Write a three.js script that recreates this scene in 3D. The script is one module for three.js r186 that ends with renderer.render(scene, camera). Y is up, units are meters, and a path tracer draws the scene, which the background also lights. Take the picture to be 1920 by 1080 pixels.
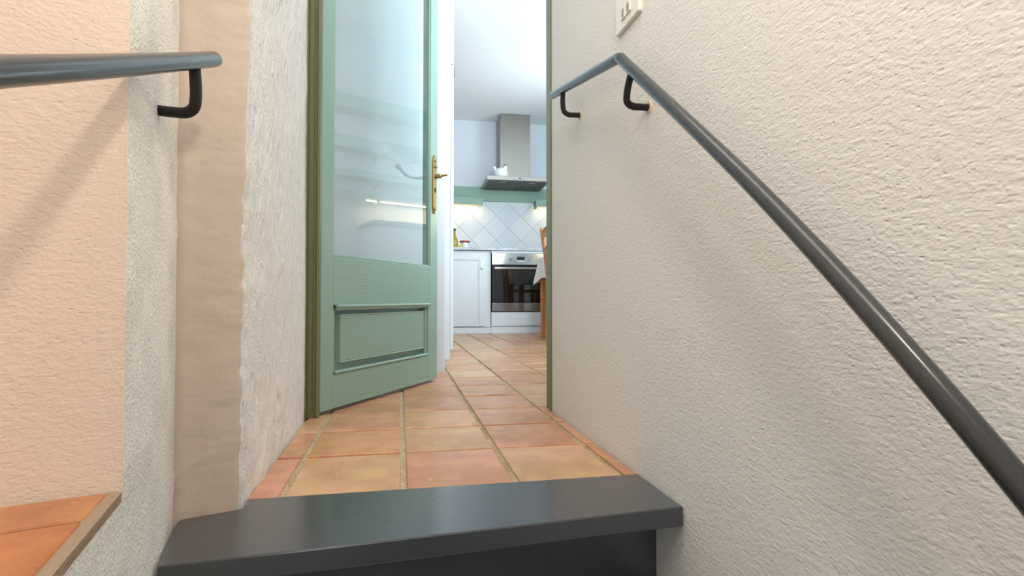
import * as THREE from 'three';
import { RoundedBoxGeometry } from 'three/addons/geometries/RoundedBoxGeometry.js';
import { mergeGeometries, mergeVertices, toCreasedNormals } from 'three/addons/utils/BufferGeometryUtils.js';
import { RectAreaLightUniformsLib } from 'three/addons/lights/RectAreaLightUniformsLib.js';

// ───────────────────────── camera, sky, daylight, exposure ─────────────────────────
const scene = new THREE.Scene();
const renderer = new THREE.WebGLRenderer({ antialias: true });
renderer.toneMapping = THREE.LinearToneMapping;
renderer.toneMappingExposure = 1.0;
renderer.shadowMap.enabled = true;
RectAreaLightUniformsLib.init();

const camera = new THREE.PerspectiveCamera(2 * Math.atan(540 / 944) * 180 / Math.PI, 16 / 9, 0.02, 60);
camera.position.set(0, 0.36, 0);
camera.rotation.order = 'YXZ';
camera.rotation.set(0.0201, -0.2194, 0);
scene.add(camera);

scene.background = new THREE.Color(0.62, 0.78, 1.0);
scene.backgroundIntensity = 1.2;

// world: x right, y up, depth = -z.  Landing and kitchen floor lie at y = 0.
const V = (x, y, d) => new THREE.Vector3(x, y, -d);
const WIN = { x0: 0.68, x1: 1.34, y0: 0.95, y1: 2.2, d: 1.5 };        // kitchen window in the near wall
const daylight = new THREE.RectAreaLight(new THREE.Color(0.8, 0.93, 1.0), 27, WIN.x1 - WIN.x0, WIN.y1 - WIN.y0);
daylight.position.copy(V((WIN.x0 + WIN.x1) / 2, (WIN.y0 + WIN.y1) / 2, WIN.d - 0.06));
daylight.lookAt(V((WIN.x0 + WIN.x1) / 2, (WIN.y0 + WIN.y1) / 2, 5));
daylight.name = 'window_daylight';
scene.add(daylight);
const FILL_WIN2 = { d0: 3.55, d1: 4.45, y0: 0.95, y1: 2.15, x: 1.9 };        // added unseen window in the right wall, evens out the kitchen light
const fillLight2 = new THREE.RectAreaLight(new THREE.Color(0.8, 0.93, 1.0), 10, FILL_WIN2.d1 - FILL_WIN2.d0, FILL_WIN2.y1 - FILL_WIN2.y0);
fillLight2.position.copy(V(FILL_WIN2.x + 0.14, (FILL_WIN2.y0 + FILL_WIN2.y1) / 2, (FILL_WIN2.d0 + FILL_WIN2.d1) / 2));
fillLight2.lookAt(V(0, (FILL_WIN2.y0 + FILL_WIN2.y1) / 2, (FILL_WIN2.d0 + FILL_WIN2.d1) / 2));
fillLight2.name = 'added_side_fill';
scene.add(fillLight2);

const FILL_WIN3 = { x0: -1.1, x1: -0.1, y0: 0.4, y1: 1.7, d: -1.8 };        // added unseen window behind the camera, fill for the stair
const fillLight3 = new THREE.RectAreaLight(new THREE.Color(1.0, 0.97, 0.95), 2.6, FILL_WIN3.x1 - FILL_WIN3.x0, FILL_WIN3.y1 - FILL_WIN3.y0);
fillLight3.position.copy(V((FILL_WIN3.x0 + FILL_WIN3.x1) / 2, (FILL_WIN3.y0 + FILL_WIN3.y1) / 2, FILL_WIN3.d - 0.13));
fillLight3.lookAt(V((FILL_WIN3.x0 + FILL_WIN3.x1) / 2, (FILL_WIN3.y0 + FILL_WIN3.y1) / 2, 1));
fillLight3.name = 'added_stair_fill';
scene.add(fillLight3);

// ───────────────────────── helpers ─────────────────────────
let seed = 12345;
const rnd = () => { seed = (seed * 1664525 + 1013904223) >>> 0; return seed / 4294967296; };
const hash = (x, y, s) => { let h = (x * 374761393 + y * 668265263 + s * 2147483647) | 0; h = Math.imul(h ^ (h >>> 13), 1274126177); h ^= h >>> 16; return (h >>> 0) / 4294967296; };
function vnoise(x, y, px, py, s) {          // periodic value noise
  const xi = Math.floor(x), yi = Math.floor(y), fx = x - xi, fy = y - yi;
  const u = fx * fx * fx * (fx * (fx * 6 - 15) + 10), v = fy * fy * fy * (fy * (fy * 6 - 15) + 10);
  const m = (a, n) => ((a % n) + n) % n;
  const x0 = m(xi, px), x1 = m(xi + 1, px), y0 = m(yi, py), y1 = m(yi + 1, py);
  const a = hash(x0, y0, s), b = hash(x1, y0, s), c = hash(x0, y1, s), d = hash(x1, y1, s);
  return a + (b - a) * u + (c - a) * v + (a - b - c + d) * u * v;
}
function fieldTexture(n, fn, color = false) {   // fn(u,v) -> height or [r,g,b]
  const data = color ? new Uint8Array(n * n * 4) : new Float32Array(n * n * 4);
  for (let j = 0; j < n; j++) for (let i = 0; i < n; i++) {
    const r = fn(i / n, j / n), k = (j * n + i) * 4;
    if (color) { data[k] = Math.max(0, Math.min(255, r[0])); data[k + 1] = Math.max(0, Math.min(255, r[1])); data[k + 2] = Math.max(0, Math.min(255, r[2])); data[k + 3] = 255; }
    else { data[k] = data[k + 1] = data[k + 2] = r; data[k + 3] = 1; }
  }
  const t = new THREE.DataTexture(data, n, n, THREE.RGBAFormat, color ? THREE.UnsignedByteType : THREE.FloatType);
  t.wrapS = t.wrapT = THREE.RepeatWrapping; t.magFilter = THREE.LinearFilter; t.minFilter = THREE.LinearFilter;
  if (color) t.colorSpace = THREE.SRGBColorSpace;
  t.needsUpdate = true;
  return t;
}
function rep(t, rx, ry = rx) { const c = t.clone(); c.repeat.set(rx, ry); c.needsUpdate = true; return c; }

const used = new Map();
function numbered(n) { const k = used.get(n) || 0; used.set(n, k + 1); return k ? `${n}_${String(k).padStart(3, '0')}` : n; }
function flat(g) { const o = g.index ? g.toNonIndexed() : g; for (const k of Object.keys(o.attributes)) if (!['position', 'normal', 'uv'].includes(k)) o.deleteAttribute(k); return o; }
function merge(list) { return list.length === 1 ? flat(list[0]) : mergeGeometries(list.map(flat)); }
function boxUV(g, m = 1) {                  // uv in metres from the dominant axis
  g = flat(g); const p = g.attributes.position, n = g.attributes.normal, uv = new Float32Array(p.count * 2);
  for (let i = 0; i < p.count; i += 3) {
    const nx = Math.abs(n.getX(i) + n.getX(i + 1) + n.getX(i + 2)), ny = Math.abs(n.getY(i) + n.getY(i + 1) + n.getY(i + 2)), nz = Math.abs(n.getZ(i) + n.getZ(i + 1) + n.getZ(i + 2));
    for (let k = i; k < i + 3; k++) {
      const x = p.getX(k), y = p.getY(k), z = p.getZ(k);
      const [a, b] = nx >= ny && nx >= nz ? [z, y] : ny >= nz ? [x, z] : [x, y];
      uv[2 * k] = a * m; uv[2 * k + 1] = b * m;
    }
  }
  g.setAttribute('uv', new THREE.BufferAttribute(uv, 2));
  return g;
}
function mesh(name, geos, mat, parent, label) {
  const m = new THREE.Mesh(Array.isArray(geos) ? merge(geos) : geos, mat);
  m.name = parent && parent !== scene ? name : numbered(name);
  m.castShadow = m.receiveShadow = true;
  if (label) m.userData.label = label;
  (parent || scene).add(m);
  return m;
}
function tag(o, label, category, { group, kind } = {}) { o.userData.label = label; o.userData.category = category; if (group) o.userData.group = group; if (kind) o.userData.kind = kind; return o; }
function thing(name, label, category, pos, ry = 0, opt) { const g = new THREE.Group(); g.name = numbered(name); g.position.copy(pos); g.rotation.y = ry; scene.add(g); return tag(g, label, category, opt); }
const S = (o, label, category) => tag(o, label, category, { kind: 'structure' });
// box by extents in the current frame (depth positive away from the camera)
function bx(x0, x1, y0, y1, d0, d1, r = 0) {
  const w = x1 - x0, h = y1 - y0, t = d1 - d0;
  const g = r > 0 ? new RoundedBoxGeometry(w, h, t, 2, Math.min(r, w / 2.05, h / 2.05, t / 2.05)) : new THREE.BoxGeometry(w, h, t);
  g.translate((x0 + x1) / 2, (y0 + y1) / 2, -(d0 + d1) / 2);
  return boxUV(g);
}
function tube(points, r, seg = 40, rad = 14, closed = false) { return new THREE.TubeGeometry(new THREE.CatmullRomCurve3(points, closed, 'centripetal'), seg, r, rad, closed); }
function cap(p, r) { return new THREE.SphereGeometry(r, 14, 10).translate(p.x, p.y, p.z); }
function cyl(a, b, r0, r1 = r0, n = 16) {
  const d = b.clone().sub(a), g = new THREE.CylinderGeometry(r1, r0, d.length(), n);
  g.applyQuaternion(new THREE.Quaternion().setFromUnitVectors(new THREE.Vector3(0, 1, 0), d.normalize()));
  const m = a.clone().add(b).multiplyScalar(0.5); return g.translate(m.x, m.y, m.z);
}
function lathe(pts, n = 28) { return new THREE.LatheGeometry(pts.map(([r, y]) => new THREE.Vector2(r, y)), n); }
function prism(poly, y0, y1) {              // poly [[x,d]...] straight walls
  const s = new THREE.Shape(poly.map(([x, d]) => new THREE.Vector2(x, d)));
  const g = new THREE.ExtrudeGeometry(s, { depth: y1 - y0, bevelEnabled: false });
  g.rotateX(-Math.PI / 2); g.translate(0, y0, 0); return boxUV(g);
}
function clip(poly, a, b, c) {              // keep a*x + b*y <= c
  const out = [];
  for (let i = 0; i < poly.length; i++) {
    const p = poly[i], q = poly[(i + 1) % poly.length], fp = a * p[0] + b * p[1] - c, fq = a * q[0] + b * q[1] - c;
    if (fp <= 0) out.push(p);
    if ((fp < 0 && fq > 0) || (fp > 0 && fq < 0)) { const t = fp / (fp - fq); out.push([p[0] + t * (q[0] - p[0]), p[1] + t * (q[1] - p[1])]); }
  }
  return out;
}
const area = (p) => { let s = 0; for (let i = 0; i < p.length; i++) { const a = p[i], b = p[(i + 1) % p.length]; s += a[0] * b[1] - a[1] * b[0]; } return s / 2; };
function inset(poly, e) {
  const n = poly.length, ccw = Math.sign(area(poly)), out = [];
  for (let i = 0; i < n; i++) {
    const a = poly[(i + n - 1) % n], b = poly[i], c = poly[(i + 1) % n];
    const e1 = [b[0] - a[0], b[1] - a[1]], e2 = [c[0] - b[0], c[1] - b[1]], l1 = Math.hypot(...e1) || 1, l2 = Math.hypot(...e2) || 1;
    const n1 = [-e1[1] / l1 * ccw, e1[0] / l1 * ccw], n2 = [-e2[1] / l2 * ccw, e2[0] / l2 * ccw];
    const k = e / Math.max(0.25, 1 + n1[0] * n2[0] + n1[1] * n2[1]);
    out.push([b[0] + (n1[0] + n2[0]) * k, b[1] + (n1[1] + n2[1]) * k]);
  }
  return out;
}
function pillow(poly, h0, h1, bev, map, uo = 0, vo = 0) {   // bevelled slab on a convex polygon; map(u,v,h) -> Vector3
  if (area(poly) < 0) poly = poly.slice().reverse();
  const rings = [[poly, h0], [poly, h1 - bev], [inset(poly, bev * 0.45), h1 - bev * 0.35], [inset(poly, bev * 1.3), h1]];
  const pos = [], uv = [], n = poly.length;
  const put = (p, h) => { const v = map(p[0], p[1], h); pos.push(v.x, v.y, v.z); uv.push(p[0] + uo, p[1] + vo); };
  for (let r = 0; r < 3; r++) for (let i = 0; i < n; i++) {
    const j = (i + 1) % n, [A, ha] = rings[r], [B, hb] = rings[r + 1];
    put(A[i], ha); put(A[j], ha); put(B[j], hb); put(A[i], ha); put(B[j], hb); put(B[i], hb);
  }
  const [T, ht] = rings[3];
  for (let i = 1; i < n - 1; i++) { put(T[0], ht); put(T[i], ht); put(T[i + 1], ht); }
  const g = new THREE.BufferGeometry();
  g.setAttribute('position', new THREE.Float32BufferAttribute(pos, 3)); g.setAttribute('uv', new THREE.Float32BufferAttribute(uv, 2));
  g.computeVertexNormals();
  return g;
}

// ───────────────────────── textures and materials ─────────────────────────
const stuccoH = fieldTexture(1024, (u, v) => {          // 0.6 m: rippled, pitted render
  const wx = (vnoise(u * 14, v * 14, 14, 14, 3) - 0.5) * 0.5;
  let h = 0.5 * vnoise(u * 46 + wx, v * 80 + wx, 46, 80, 11) + 0.34 * vnoise(u * 100, v * 150, 100, 150, 12) + 0.16 * vnoise(u * 220, v * 260, 220, 260, 13);
  h += 0.35 * vnoise(u * 9, v * 9, 9, 9, 14);
  const pit = vnoise(u * 60, v * 74, 60, 74, 15), zone = vnoise(u * 7, v * 7, 7, 7, 16);
  if (pit > 0.84) h -= (pit - 0.84) * 3.6 * (0.3 + zone);
  return h;
});
const sandH = fieldTexture(1024, (u, v) => 0.45 * vnoise(u * 110, v * 110, 110, 110, 21) + 0.35 * vnoise(u * 220, v * 220, 220, 220, 22) + 0.5 * vnoise(u * 20, v * 24, 20, 24, 23) * 0.7);
const trowelH = fieldTexture(1024, (u, v) => {          // 0.6 m: vertical trowel strokes
  const w = (vnoise(u * 6, v * 5, 6, 5, 31) - 0.5) * 3;
  let h = 0.5 * vnoise(u * 30 + w, v * 7, 30, 7, 32) + 0.3 * vnoise(u * 70 + w, v * 22, 70, 22, 33) + 0.2 * vnoise(u * 150, v * 110, 150, 110, 34);
  const s = vnoise(u * 44 + w, v * 12, 44, 12, 35);
  if (s > 0.8) h -= (s - 0.8) * 2.6;
  return h;
});
const smearH = fieldTexture(512, (u, v) => {            // faint horizontal smears of a smooth coat
  const w = (vnoise(u * 4, v * 6, 4, 6, 41) - 0.5) * 2.5;
  return 0.6 * vnoise(u * 8, v * 26 + w, 8, 26, 42) + 0.3 * vnoise(u * 30, v * 60 + w, 30, 60, 43) + 0.12 * vnoise(u * 120, v * 120, 120, 120, 44);
});
const grainC = (base, amp, s, fr = 90) => fieldTexture(512, (u, v) => {
  const k = (vnoise(u * fr, v * fr, fr, fr, s) - 0.5) * amp + (vnoise(u * 8, v * 8, 8, 8, s + 1) - 0.5) * amp * 0.6;
  return base.map((c) => c + k * 255);
}, true);
const clayC = fieldTexture(512, (u, v) => {             // mottled clay; near-white so that the tile colour shows
  const a = vnoise(u * 5, v * 5, 5, 5, 51), b = vnoise(u * 17, v * 17, 17, 17, 52), c = vnoise(u * 130, v * 130, 130, 130, 53), d = vnoise(u * 60, v * 60, 60, 60, 54);
  const k = 0.80 + 0.17 * a + 0.07 * b + 0.05 * c, sp = d > 0.92 ? 0.08 : 0;
  return [255 * Math.min(1, k + sp), 255 * Math.min(1, k * (0.95 + 0.07 * b) + sp), 255 * Math.min(1, k * (0.9 + 0.14 * a) + sp * 1.4)];
}, true);
const clayH = fieldTexture(512, (u, v) => 0.6 * vnoise(u * 14, v * 14, 14, 14, 61) + 0.3 * vnoise(u * 70, v * 70, 70, 70, 62));
const brushH = fieldTexture(512, (u, v) => 0.6 * vnoise(u * 4, v * 90, 4, 90, 71) + 0.4 * vnoise(u * 9, v * 200, 9, 200, 72));   // brush marks along u
const woodC = fieldTexture(512, (u, v) => { const k = 0.82 + 0.14 * vnoise(u * 3 + 2 * vnoise(u * 3, v * 3, 3, 3, 81), v * 40, 3, 40, 82) + 0.06 * vnoise(u * 10, v * 150, 10, 150, 83); return [255 * k, 255 * k * 0.97, 255 * k * 0.93]; }, true);

const std = (color, o = {}) => new THREE.MeshStandardMaterial({ color, roughness: 0.6, ...o });
const phys = (color, o = {}) => new THREE.MeshPhysicalMaterial({ color, roughness: 0.5, ...o });
const M = {
  stucco: std('#e3e2de', { roughness: 0.92, bumpMap: rep(stuccoH, 1 / 0.32), bumpScale: 0.00095 }),
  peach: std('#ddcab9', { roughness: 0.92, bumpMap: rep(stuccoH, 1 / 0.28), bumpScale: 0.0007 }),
  sand: std('#ffffff', { map: rep(grainC([236, 233, 226], 0.1, 101, 200), 1 / 0.4), roughness: 0.95, bumpMap: rep(sandH, 1 / 0.36), bumpScale: 0.0014 }),
  shadedSmear: std('#c9bbae', { roughness: 0.9, bumpMap: rep(smearH, 1 / 0.5), bumpScale: 0.0014 }),  // beige tone carries the shade of the pier face turned to the camera
  trowel: std('#ecebe8', { roughness: 0.85, bumpMap: rep(trowelH, 1 / 0.5), bumpScale: 0.006 }),
  white: std('#e2e7ee', { roughness: 0.85 }),
  ceil: std('#f0f2f5', { roughness: 0.9 }),
  grout: std('#ffffff', { map: rep(grainC([188, 168, 134], 0.22, 111, 120), 1 / 0.3), roughness: 0.95, bumpMap: rep(sandH, 1 / 0.3), bumpScale: 0.002 }),
  mortar: std('#9c8872', { roughness: 0.95, bumpMap: rep(clayH, 6), bumpScale: 0.002 }),
  green: phys('#8fb0a2', { roughness: 0.36, bumpMap: rep(brushH, 1 / 0.4, 1 / 0.25), bumpScale: 0.0003, clearcoat: 0.5, clearcoatRoughness: 0.2 }),
  greenV: phys('#8fb0a2', { roughness: 0.36, bumpMap: rep(brushH, 1 / 0.25, 1 / 0.4), bumpScale: 0.0002, clearcoat: 0.5, clearcoatRoughness: 0.2 }),
  shadedGreen: phys('#6f7552', { roughness: 0.4, bumpMap: rep(brushH, 1 / 0.25, 1 / 0.4), bumpScale: 0.0004 }),  // same paint as the door, its shade and warm lamp tint put into colour
  shelfGreen: std('#8dab9a', { roughness: 0.5 }),
  black: phys('#3b4046', { roughness: 0.32, bumpMap: rep(clayH, 1 / 0.2), bumpScale: 0.0004, clearcoat: 1, clearcoatRoughness: 0.18 }),

  iron: phys('#35393b', { metalness: 0.75, roughness: 0.34, clearcoat: 0.8, clearcoatRoughness: 0.2, bumpMap: rep(sandH, 8), bumpScale: 0.0002 }),
  ironDark: phys('#2a2523', { metalness: 0.5, roughness: 0.45, bumpMap: rep(sandH, 8), bumpScale: 0.0003 }),
  putty: std('#d8c8a4', { roughness: 0.95 }),
  brass: std('#a3874f', { metalness: 0.85, roughness: 0.4 }),
  brassOld: std('#6e5d3f', { metalness: 0.7, roughness: 0.5 }),
  glass: phys('#fdffff', { transmission: 1, thickness: 0, roughness: 0.02, ior: 1.75 }),
  curtain: std('#c9dade', { roughness: 1, bumpMap: rep(sandH, 3), bumpScale: 0.0004, side: THREE.DoubleSide, transparent: true, opacity: 0.62 }),
  lacquer: phys('#e0e5ea', { roughness: 0.38 }),
  plastic: phys('#eeeadf', { roughness: 0.35 }),
  plasticGrey: std('#8f8a80', { roughness: 0.5 }),
  steel: phys('#a6a8aa', { metalness: 0.95, roughness: 0.14 }),
  steelDull: phys('#96918a', { metalness: 0.85, roughness: 0.36 }),
  filter: std('#5c605e', { metalness: 0.7, roughness: 0.55 }),
  blackGlass: phys('#0b0c0e', { roughness: 0.06, clearcoat: 1, clearcoatRoughness: 0.03 }),
  dark: std('#1b1c1d', { roughness: 0.5 }),
  marble: phys('#ffffff', { map: rep(grainC([178, 184, 188], 0.22, 121, 60), 1 / 0.5), roughness: 0.3 }),
  ceramic: phys('#f2f3f1', { roughness: 0.18, clearcoat: 0.6, clearcoatRoughness: 0.1 }),
  comb: std('#8d4034', { roughness: 0.4 }),
  wood: std('#d79a62', { map: rep(woodC, 2, 2), roughness: 0.5 }),
  cloth: std('#efece4', { roughness: 0.95, side: THREE.DoubleSide }),
  redLid: std('#b0553c', { roughness: 0.6 }),
  oil: phys('#cfc04a', { roughness: 0.1, transmission: 0.6, thickness: 0 }),
  led: std('#000000', { emissive: new THREE.Color(1.0, 0.82, 0.5), emissiveIntensity: 2.2 }),
  lamp2: std('#000000', { emissive: new THREE.Color(1.0, 0.945, 0.9), emissiveIntensity: 1.5 }),
  lamp: std('#000000', { emissive: new THREE.Color(1.0, 0.87, 0.72), emissiveIntensity: 6 }),
};
const clayTones = ['#dca679', '#d8a178', '#dfb184', '#d79d7b', '#dfb389', '#daa47c', '#d59f7a'];
const clayMats = clayTones.map((c) => phys(c, { map: rep(clayC, 1 / 0.55), bumpMap: rep(clayH, 1 / 0.4), bumpScale: 0.0009, roughness: 0.42, clearcoat: 0.35, clearcoatRoughness: 0.25 }));
const sillClay = ['#c2855c', '#be7a4d'].map((c) => phys(c, { map: rep(clayC, 1 / 0.4), bumpMap: rep(clayH, 1 / 0.4), bumpScale: 0.0006, roughness: 0.38 }));
const wallTileMats = ['#d6dbe1', '#d0d7df', '#dadee2'].map((c) => phys(c, { roughness: 0.5, bumpMap: rep(clayH, 3), bumpScale: 0.0006 }));

// ───────────────────────── structure: floor with terracotta tiles ─────────────────────────
const XL = -0.27, XR = 0.479;                 // landing between these planes
const KX0 = -0.9, KX1 = 1.9, KD0 = 1.62, KD1 = 5.75, KH = 2.38;
{
  const floor = mesh('floor', [bx(XL - 0.03, XR + 0.02, -0.1, -0.0055, 0.93, KD0), bx(KX0, KX1, -0.1, -0.0055, KD0, KD1)], M.grout);
  S(floor, 'terracotta tiled floor of the landing running on into the kitchen', 'floor');
  const T = 0.2174, x0 = -0.2085, z0 = 0.9767, k = -Math.tan(0.047), J = 0.0065;
  const W = (i, j) => { const x = x0 + i * T; return [x, z0 + j * T + 0.012 + k * (x - 0.1)]; };
  const full = [0, 1, 2].map((n) => {
    const h = T / 2 - J, poly = [[-h, -h - k * h], [h, -h + k * h], [h, h + k * h], [-h, h - k * h]];
    return pillow(poly, -0.008, 0, 0.0022, (x, d, y) => V(x, y, d), n * 0.31, n * 0.17);
  });
  let c = 0;
  for (let i = -4; i <= 9; i++) for (let j = 0; j <= 20; j++) {
    const a = W(i, j), b = W(i + 1, j), e = W(i + 1, j + 1), f = W(i, j + 1);
    if (j === 0) { a[1] -= 0.07; b[1] -= 0.07; }
    let poly = inset([a, b, e, f], J), n0 = Math.abs(area(poly));
    const cd = (a[1] + e[1]) / 2;
    // nosing line, kitchen limits, and the passage walls where the tile lies in the doorway
    poly = clip(poly, (0.953 - 0.987) / 0.743, -1, -(0.9745 + 0.001));
    poly = clip(poly, 0, 1, 5.2); poly = clip(poly, 1, 0, KX1); poly = clip(poly, -1, 0, -KX0);
    if (cd < 1.66) { poly = clip(poly, 1, 0, XR - 0.004); poly = clip(poly, -1, 0, -(XL + 0.004)); }
    if (poly.length < 3 || Math.abs(area(poly)) < 0.0006) continue;
    const whole = Math.abs(Math.abs(area(poly)) - n0) < 1e-7;
    const r = hash(i + 20, j + 20, 7), m = clayMats[Math.floor(r * 7) % 7];
    let t;
    if (whole) { t = mesh('tile', full[(i + j * 2 + 40) % 3], m, floor); t.position.set((a[0] + e[0]) / 2, 0, -cd); }
    else { const cx = poly.reduce((s, p) => s + p[0], 0) / poly.length, cz = poly.reduce((s, p) => s + p[1], 0) / poly.length;
      t = mesh('tile', pillow(poly.map(([x, d]) => [x - cx, d - cz]), -0.008, 0, 0.0022, (x, d, y) => V(x, y, d), r * 3, r * 5), m, floor); t.position.set(cx, 0, -cz); }
    t.position.y = (hash(i, j, 9) - 0.5) * 0.0014;
    t.rotation.set((hash(i, j, 5) - 0.5) * 0.007, 0, (hash(i, j, 6) - 0.5) * 0.007);
    t.name = c ? `tile_${String(c).padStart(3, '0')}` : 'tile'; c++;
  }
}

// ───────────────────────── structure: left pier, peach wall, right wall ─────────────────────────
const P0 = [-0.286, 0.615];                   // outer corner of the pier
const SD = [0.206, -0.979];                   // direction of the stair-side wall towards the camera
function n3(a, b, s) { return vnoise(a, b, 4096, 4096, s) - 0.5; }
{
  // plan profile of the pier from its outer corner to the door frame
  const prof = [], add = (x, d, kind) => prof.push([x, d, kind]);
  for (let i = 0; i <= 26; i++) { const t = i / 26; add(P0[0] - 0.0585 * t, P0[1] + 0.272 * t, 0); }
  const A = prof[prof.length - 1], B = [-0.322, 0.9285], C = [-0.3515, 0.921];
  for (let i = 1; i <= 10; i++) { const t = i / 10; add((1 - t) ** 2 * A[0] + 2 * t * (1 - t) * C[0] + t * t * B[0], (1 - t) ** 2 * A[1] + 2 * t * (1 - t) * C[1] + t * t * B[1], 1); }
  for (let i = 1; i <= 16; i++) { const t = i / 16; add(B[0] + (-0.268 - B[0]) * t, B[1] + (0.9415 - B[1]) * t, 1); }
  add(-0.265, 0.945, 1);
  for (let i = 1; i <= 70; i++) { const t = i / 70; add(-0.265 - 0.009 * t, 0.945 + 0.66 * t, 2); }
  const ny = 260, y0 = -0.06, y1 = 2.3, n = prof.length;
  const nor = prof.map((p, i) => { const a = prof[Math.max(0, i - 1)], b = prof[Math.min(n - 1, i + 1)]; const tx = b[0] - a[0], td = b[1] - a[1], l = Math.hypot(tx, td); return [td / l, -tx / l]; });
  let run = 0; const us = prof.map((p, i) => (i ? (run += Math.hypot(p[0] - prof[i - 1][0], p[1] - prof[i - 1][1])) : 0));
  const P = (i, j) => {
    const [x, d, kind] = prof[i], y = y0 + (y1 - y0) * (j / ny), u = us[i];
    let h = (n3(u * 9, y * 5 + 100, 201)) * 0.004 * Math.min(1, u / 0.04);
    const tp = Math.min(1, (us[n - 1] - u) / 0.06 + 0.08);
    if (kind === 2) h = h * tp + tp * (n3(u * 34 + 7 * n3(y * 3, u * 3, 207), y * 11, 202) * 0.005 + n3(u * 90, y * 45, 203) * 0.003);
    if (kind === 1) h += n3(u * 25, y * 30, 204) * 0.0016;
    const near = Math.max(0, 1 - Math.abs(u - us[53]) / 0.05);          // ragged arris of the shade-toned return
    const rag = near * (0.011 * Math.max(0, (y - 0.35) / 0.6) ** 1.3 + (n3(y * 24, 3, 205)) * 0.006 + n3(y * 80, 9, 206) * 0.004);
    return [x + nor[i][0] * h + rag, y, d + nor[i][1] * h];
  };
  const part = (i0, i1) => {
    const pos = [], uv = [], idx = [], w = i1 - i0 + 1;
    for (let j = 0; j <= ny; j++) for (let i = i0; i <= i1; i++) { const q = P(i, j); pos.push(q[0], q[1], -q[2]); uv.push(us[i], q[1]); }
    for (let j = 0; j < ny; j++) for (let i = 0; i < w - 1; i++) { const a = j * w + i; idx.push(a, a + 1, a + w, a + 1, a + w + 1, a + w); }
    const g = new THREE.BufferGeometry(); g.setAttribute('position', new THREE.Float32BufferAttribute(pos, 3)); g.setAttribute('uv', new THREE.Float32BufferAttribute(uv, 2)); g.setIndex(idx); g.computeVertexNormals(); return g;
  };
  const wall = S(mesh('wall_left', prism([[-0.305, 0.64], [-0.365, 0.93], [-0.29, 0.96], [-0.29, 1.61], [-1.35, 1.61], [-1.35, 0.42]], -0.06, 2.3), M.shadedSmear), 'thick white plastered pier between stair and door frame', 'wall');
  mesh('stair_face', part(0, 27), M.sand, wall, 'sandy white plaster');
  mesh('return_face', part(27, 53), M.shadedSmear, wall, 'smooth plaster return, shade put into its beige tone');
  mesh('reveal_face', part(53, n - 1), M.trowel, wall, 'rough trowelled white plaster');

  const pe = [-1.35, P0[1] - (1.35 + P0[0]) * 0.2395];
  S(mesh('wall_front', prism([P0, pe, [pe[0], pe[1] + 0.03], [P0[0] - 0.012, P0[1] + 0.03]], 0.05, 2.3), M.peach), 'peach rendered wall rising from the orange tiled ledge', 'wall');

  S(mesh('wall_right', bx(XR, XR + 0.12, -1.6, 2.4, -1.8, 1.56), M.stucco), 'white rippled plaster wall carrying the long handrail', 'wall');

  // the low stair-side wall and the tiled ledge on top of it
  const L = 1.0, Q = [P0[0] + SD[0] * L, P0[1] + SD[1] * L];
  const low = mesh('wall_low', boxUV(prism([P0, Q, [Q[0] - 0.1, Q[1] - 0.02], [P0[0] - 0.1, P0[1] + 0.0]], -1.6, 0.15)), M.sand);
  { const p = low.geometry.attributes.position, uv = low.geometry.attributes.uv; for (let i = 0; i < p.count; i++) { uv.setXY(i, -Math.hypot(p.getX(i) - P0[0], -p.getZ(i) - P0[1]), p.getY(i)); } }
  S(low, 'sandy white low wall below the orange tiled ledge', 'wall');
  mesh('stair_flank', prism([[P0[0] - 0.0, P0[1]], [-0.345, 0.887], [-0.36, 0.93], [-0.45, 0.93], [-0.4, P0[1]]], -1.6, -0.055), M.sand, low);
  const ledge = S(mesh('floor_ledge', prism([[P0[0] - 0.012, P0[1] + 0.01], [Q[0] - 0.012, Q[1]], [-1.35, Q[1]], [-1.35, pe[1] + 0.01]], 0.09, 0.1535), M.grout), 'orange terracotta ledge beside the stair', 'ledge');
  // its tiles: courses parallel to the peach wall
  const wd = [-0.9725, -0.2329], nd = [0.2329, -0.9725];
  const org = [P0[0], P0[1]], at = (a, b) => [org[0] + wd[0] * a + nd[0] * b, org[1] + wd[1] * a + nd[1] * b];
  let c = 0;
  const courses = [0.004, 0.078, 0.30, 0.52, 0.74];
  for (let r = 0; r < 4; r++) for (let s = 0; s < 5; s++) {
    const a0 = -0.25 + s * 0.46 - (r % 2) * 0.02, a1 = a0 + 0.46, j = 0.0035;
    let poly = [at(a0 + j, courses[r] + j), at(a1 - j, courses[r] + j), at(a1 - j, courses[r + 1] - j), at(a0 + j, courses[r + 1] - j)];
    // stop short of the mortared edge along the stair-side wall
    const na = -SD[1], nb = SD[0];
    poly = clip(poly, na, nb, na * (P0[0] - 0.011) + nb * P0[1]);
    poly = clip(poly, -1, 0, 1.34);
    if (poly.length < 3 || Math.abs(area(poly)) < 0.001) continue;
    mesh(c ? `tile_${String(c).padStart(3, '0')}` : 'tile', pillow(poly, 0.15, 0.159, 0.003, (x, d, y) => V(x, y, d)), sillClay[c % 2], ledge); c++;
  }
  mesh('mortar_edge', prism([[P0[0] + 0.0012, P0[1] - 0.004], [Q[0] + 0.0012, Q[1]], [Q[0] - 0.013, Q[1]], [P0[0] - 0.0125, P0[1] - 0.004]], 0.146, 0.156), M.mortar, ledge, 'rough grey-brown mortar edge');
}

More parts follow.
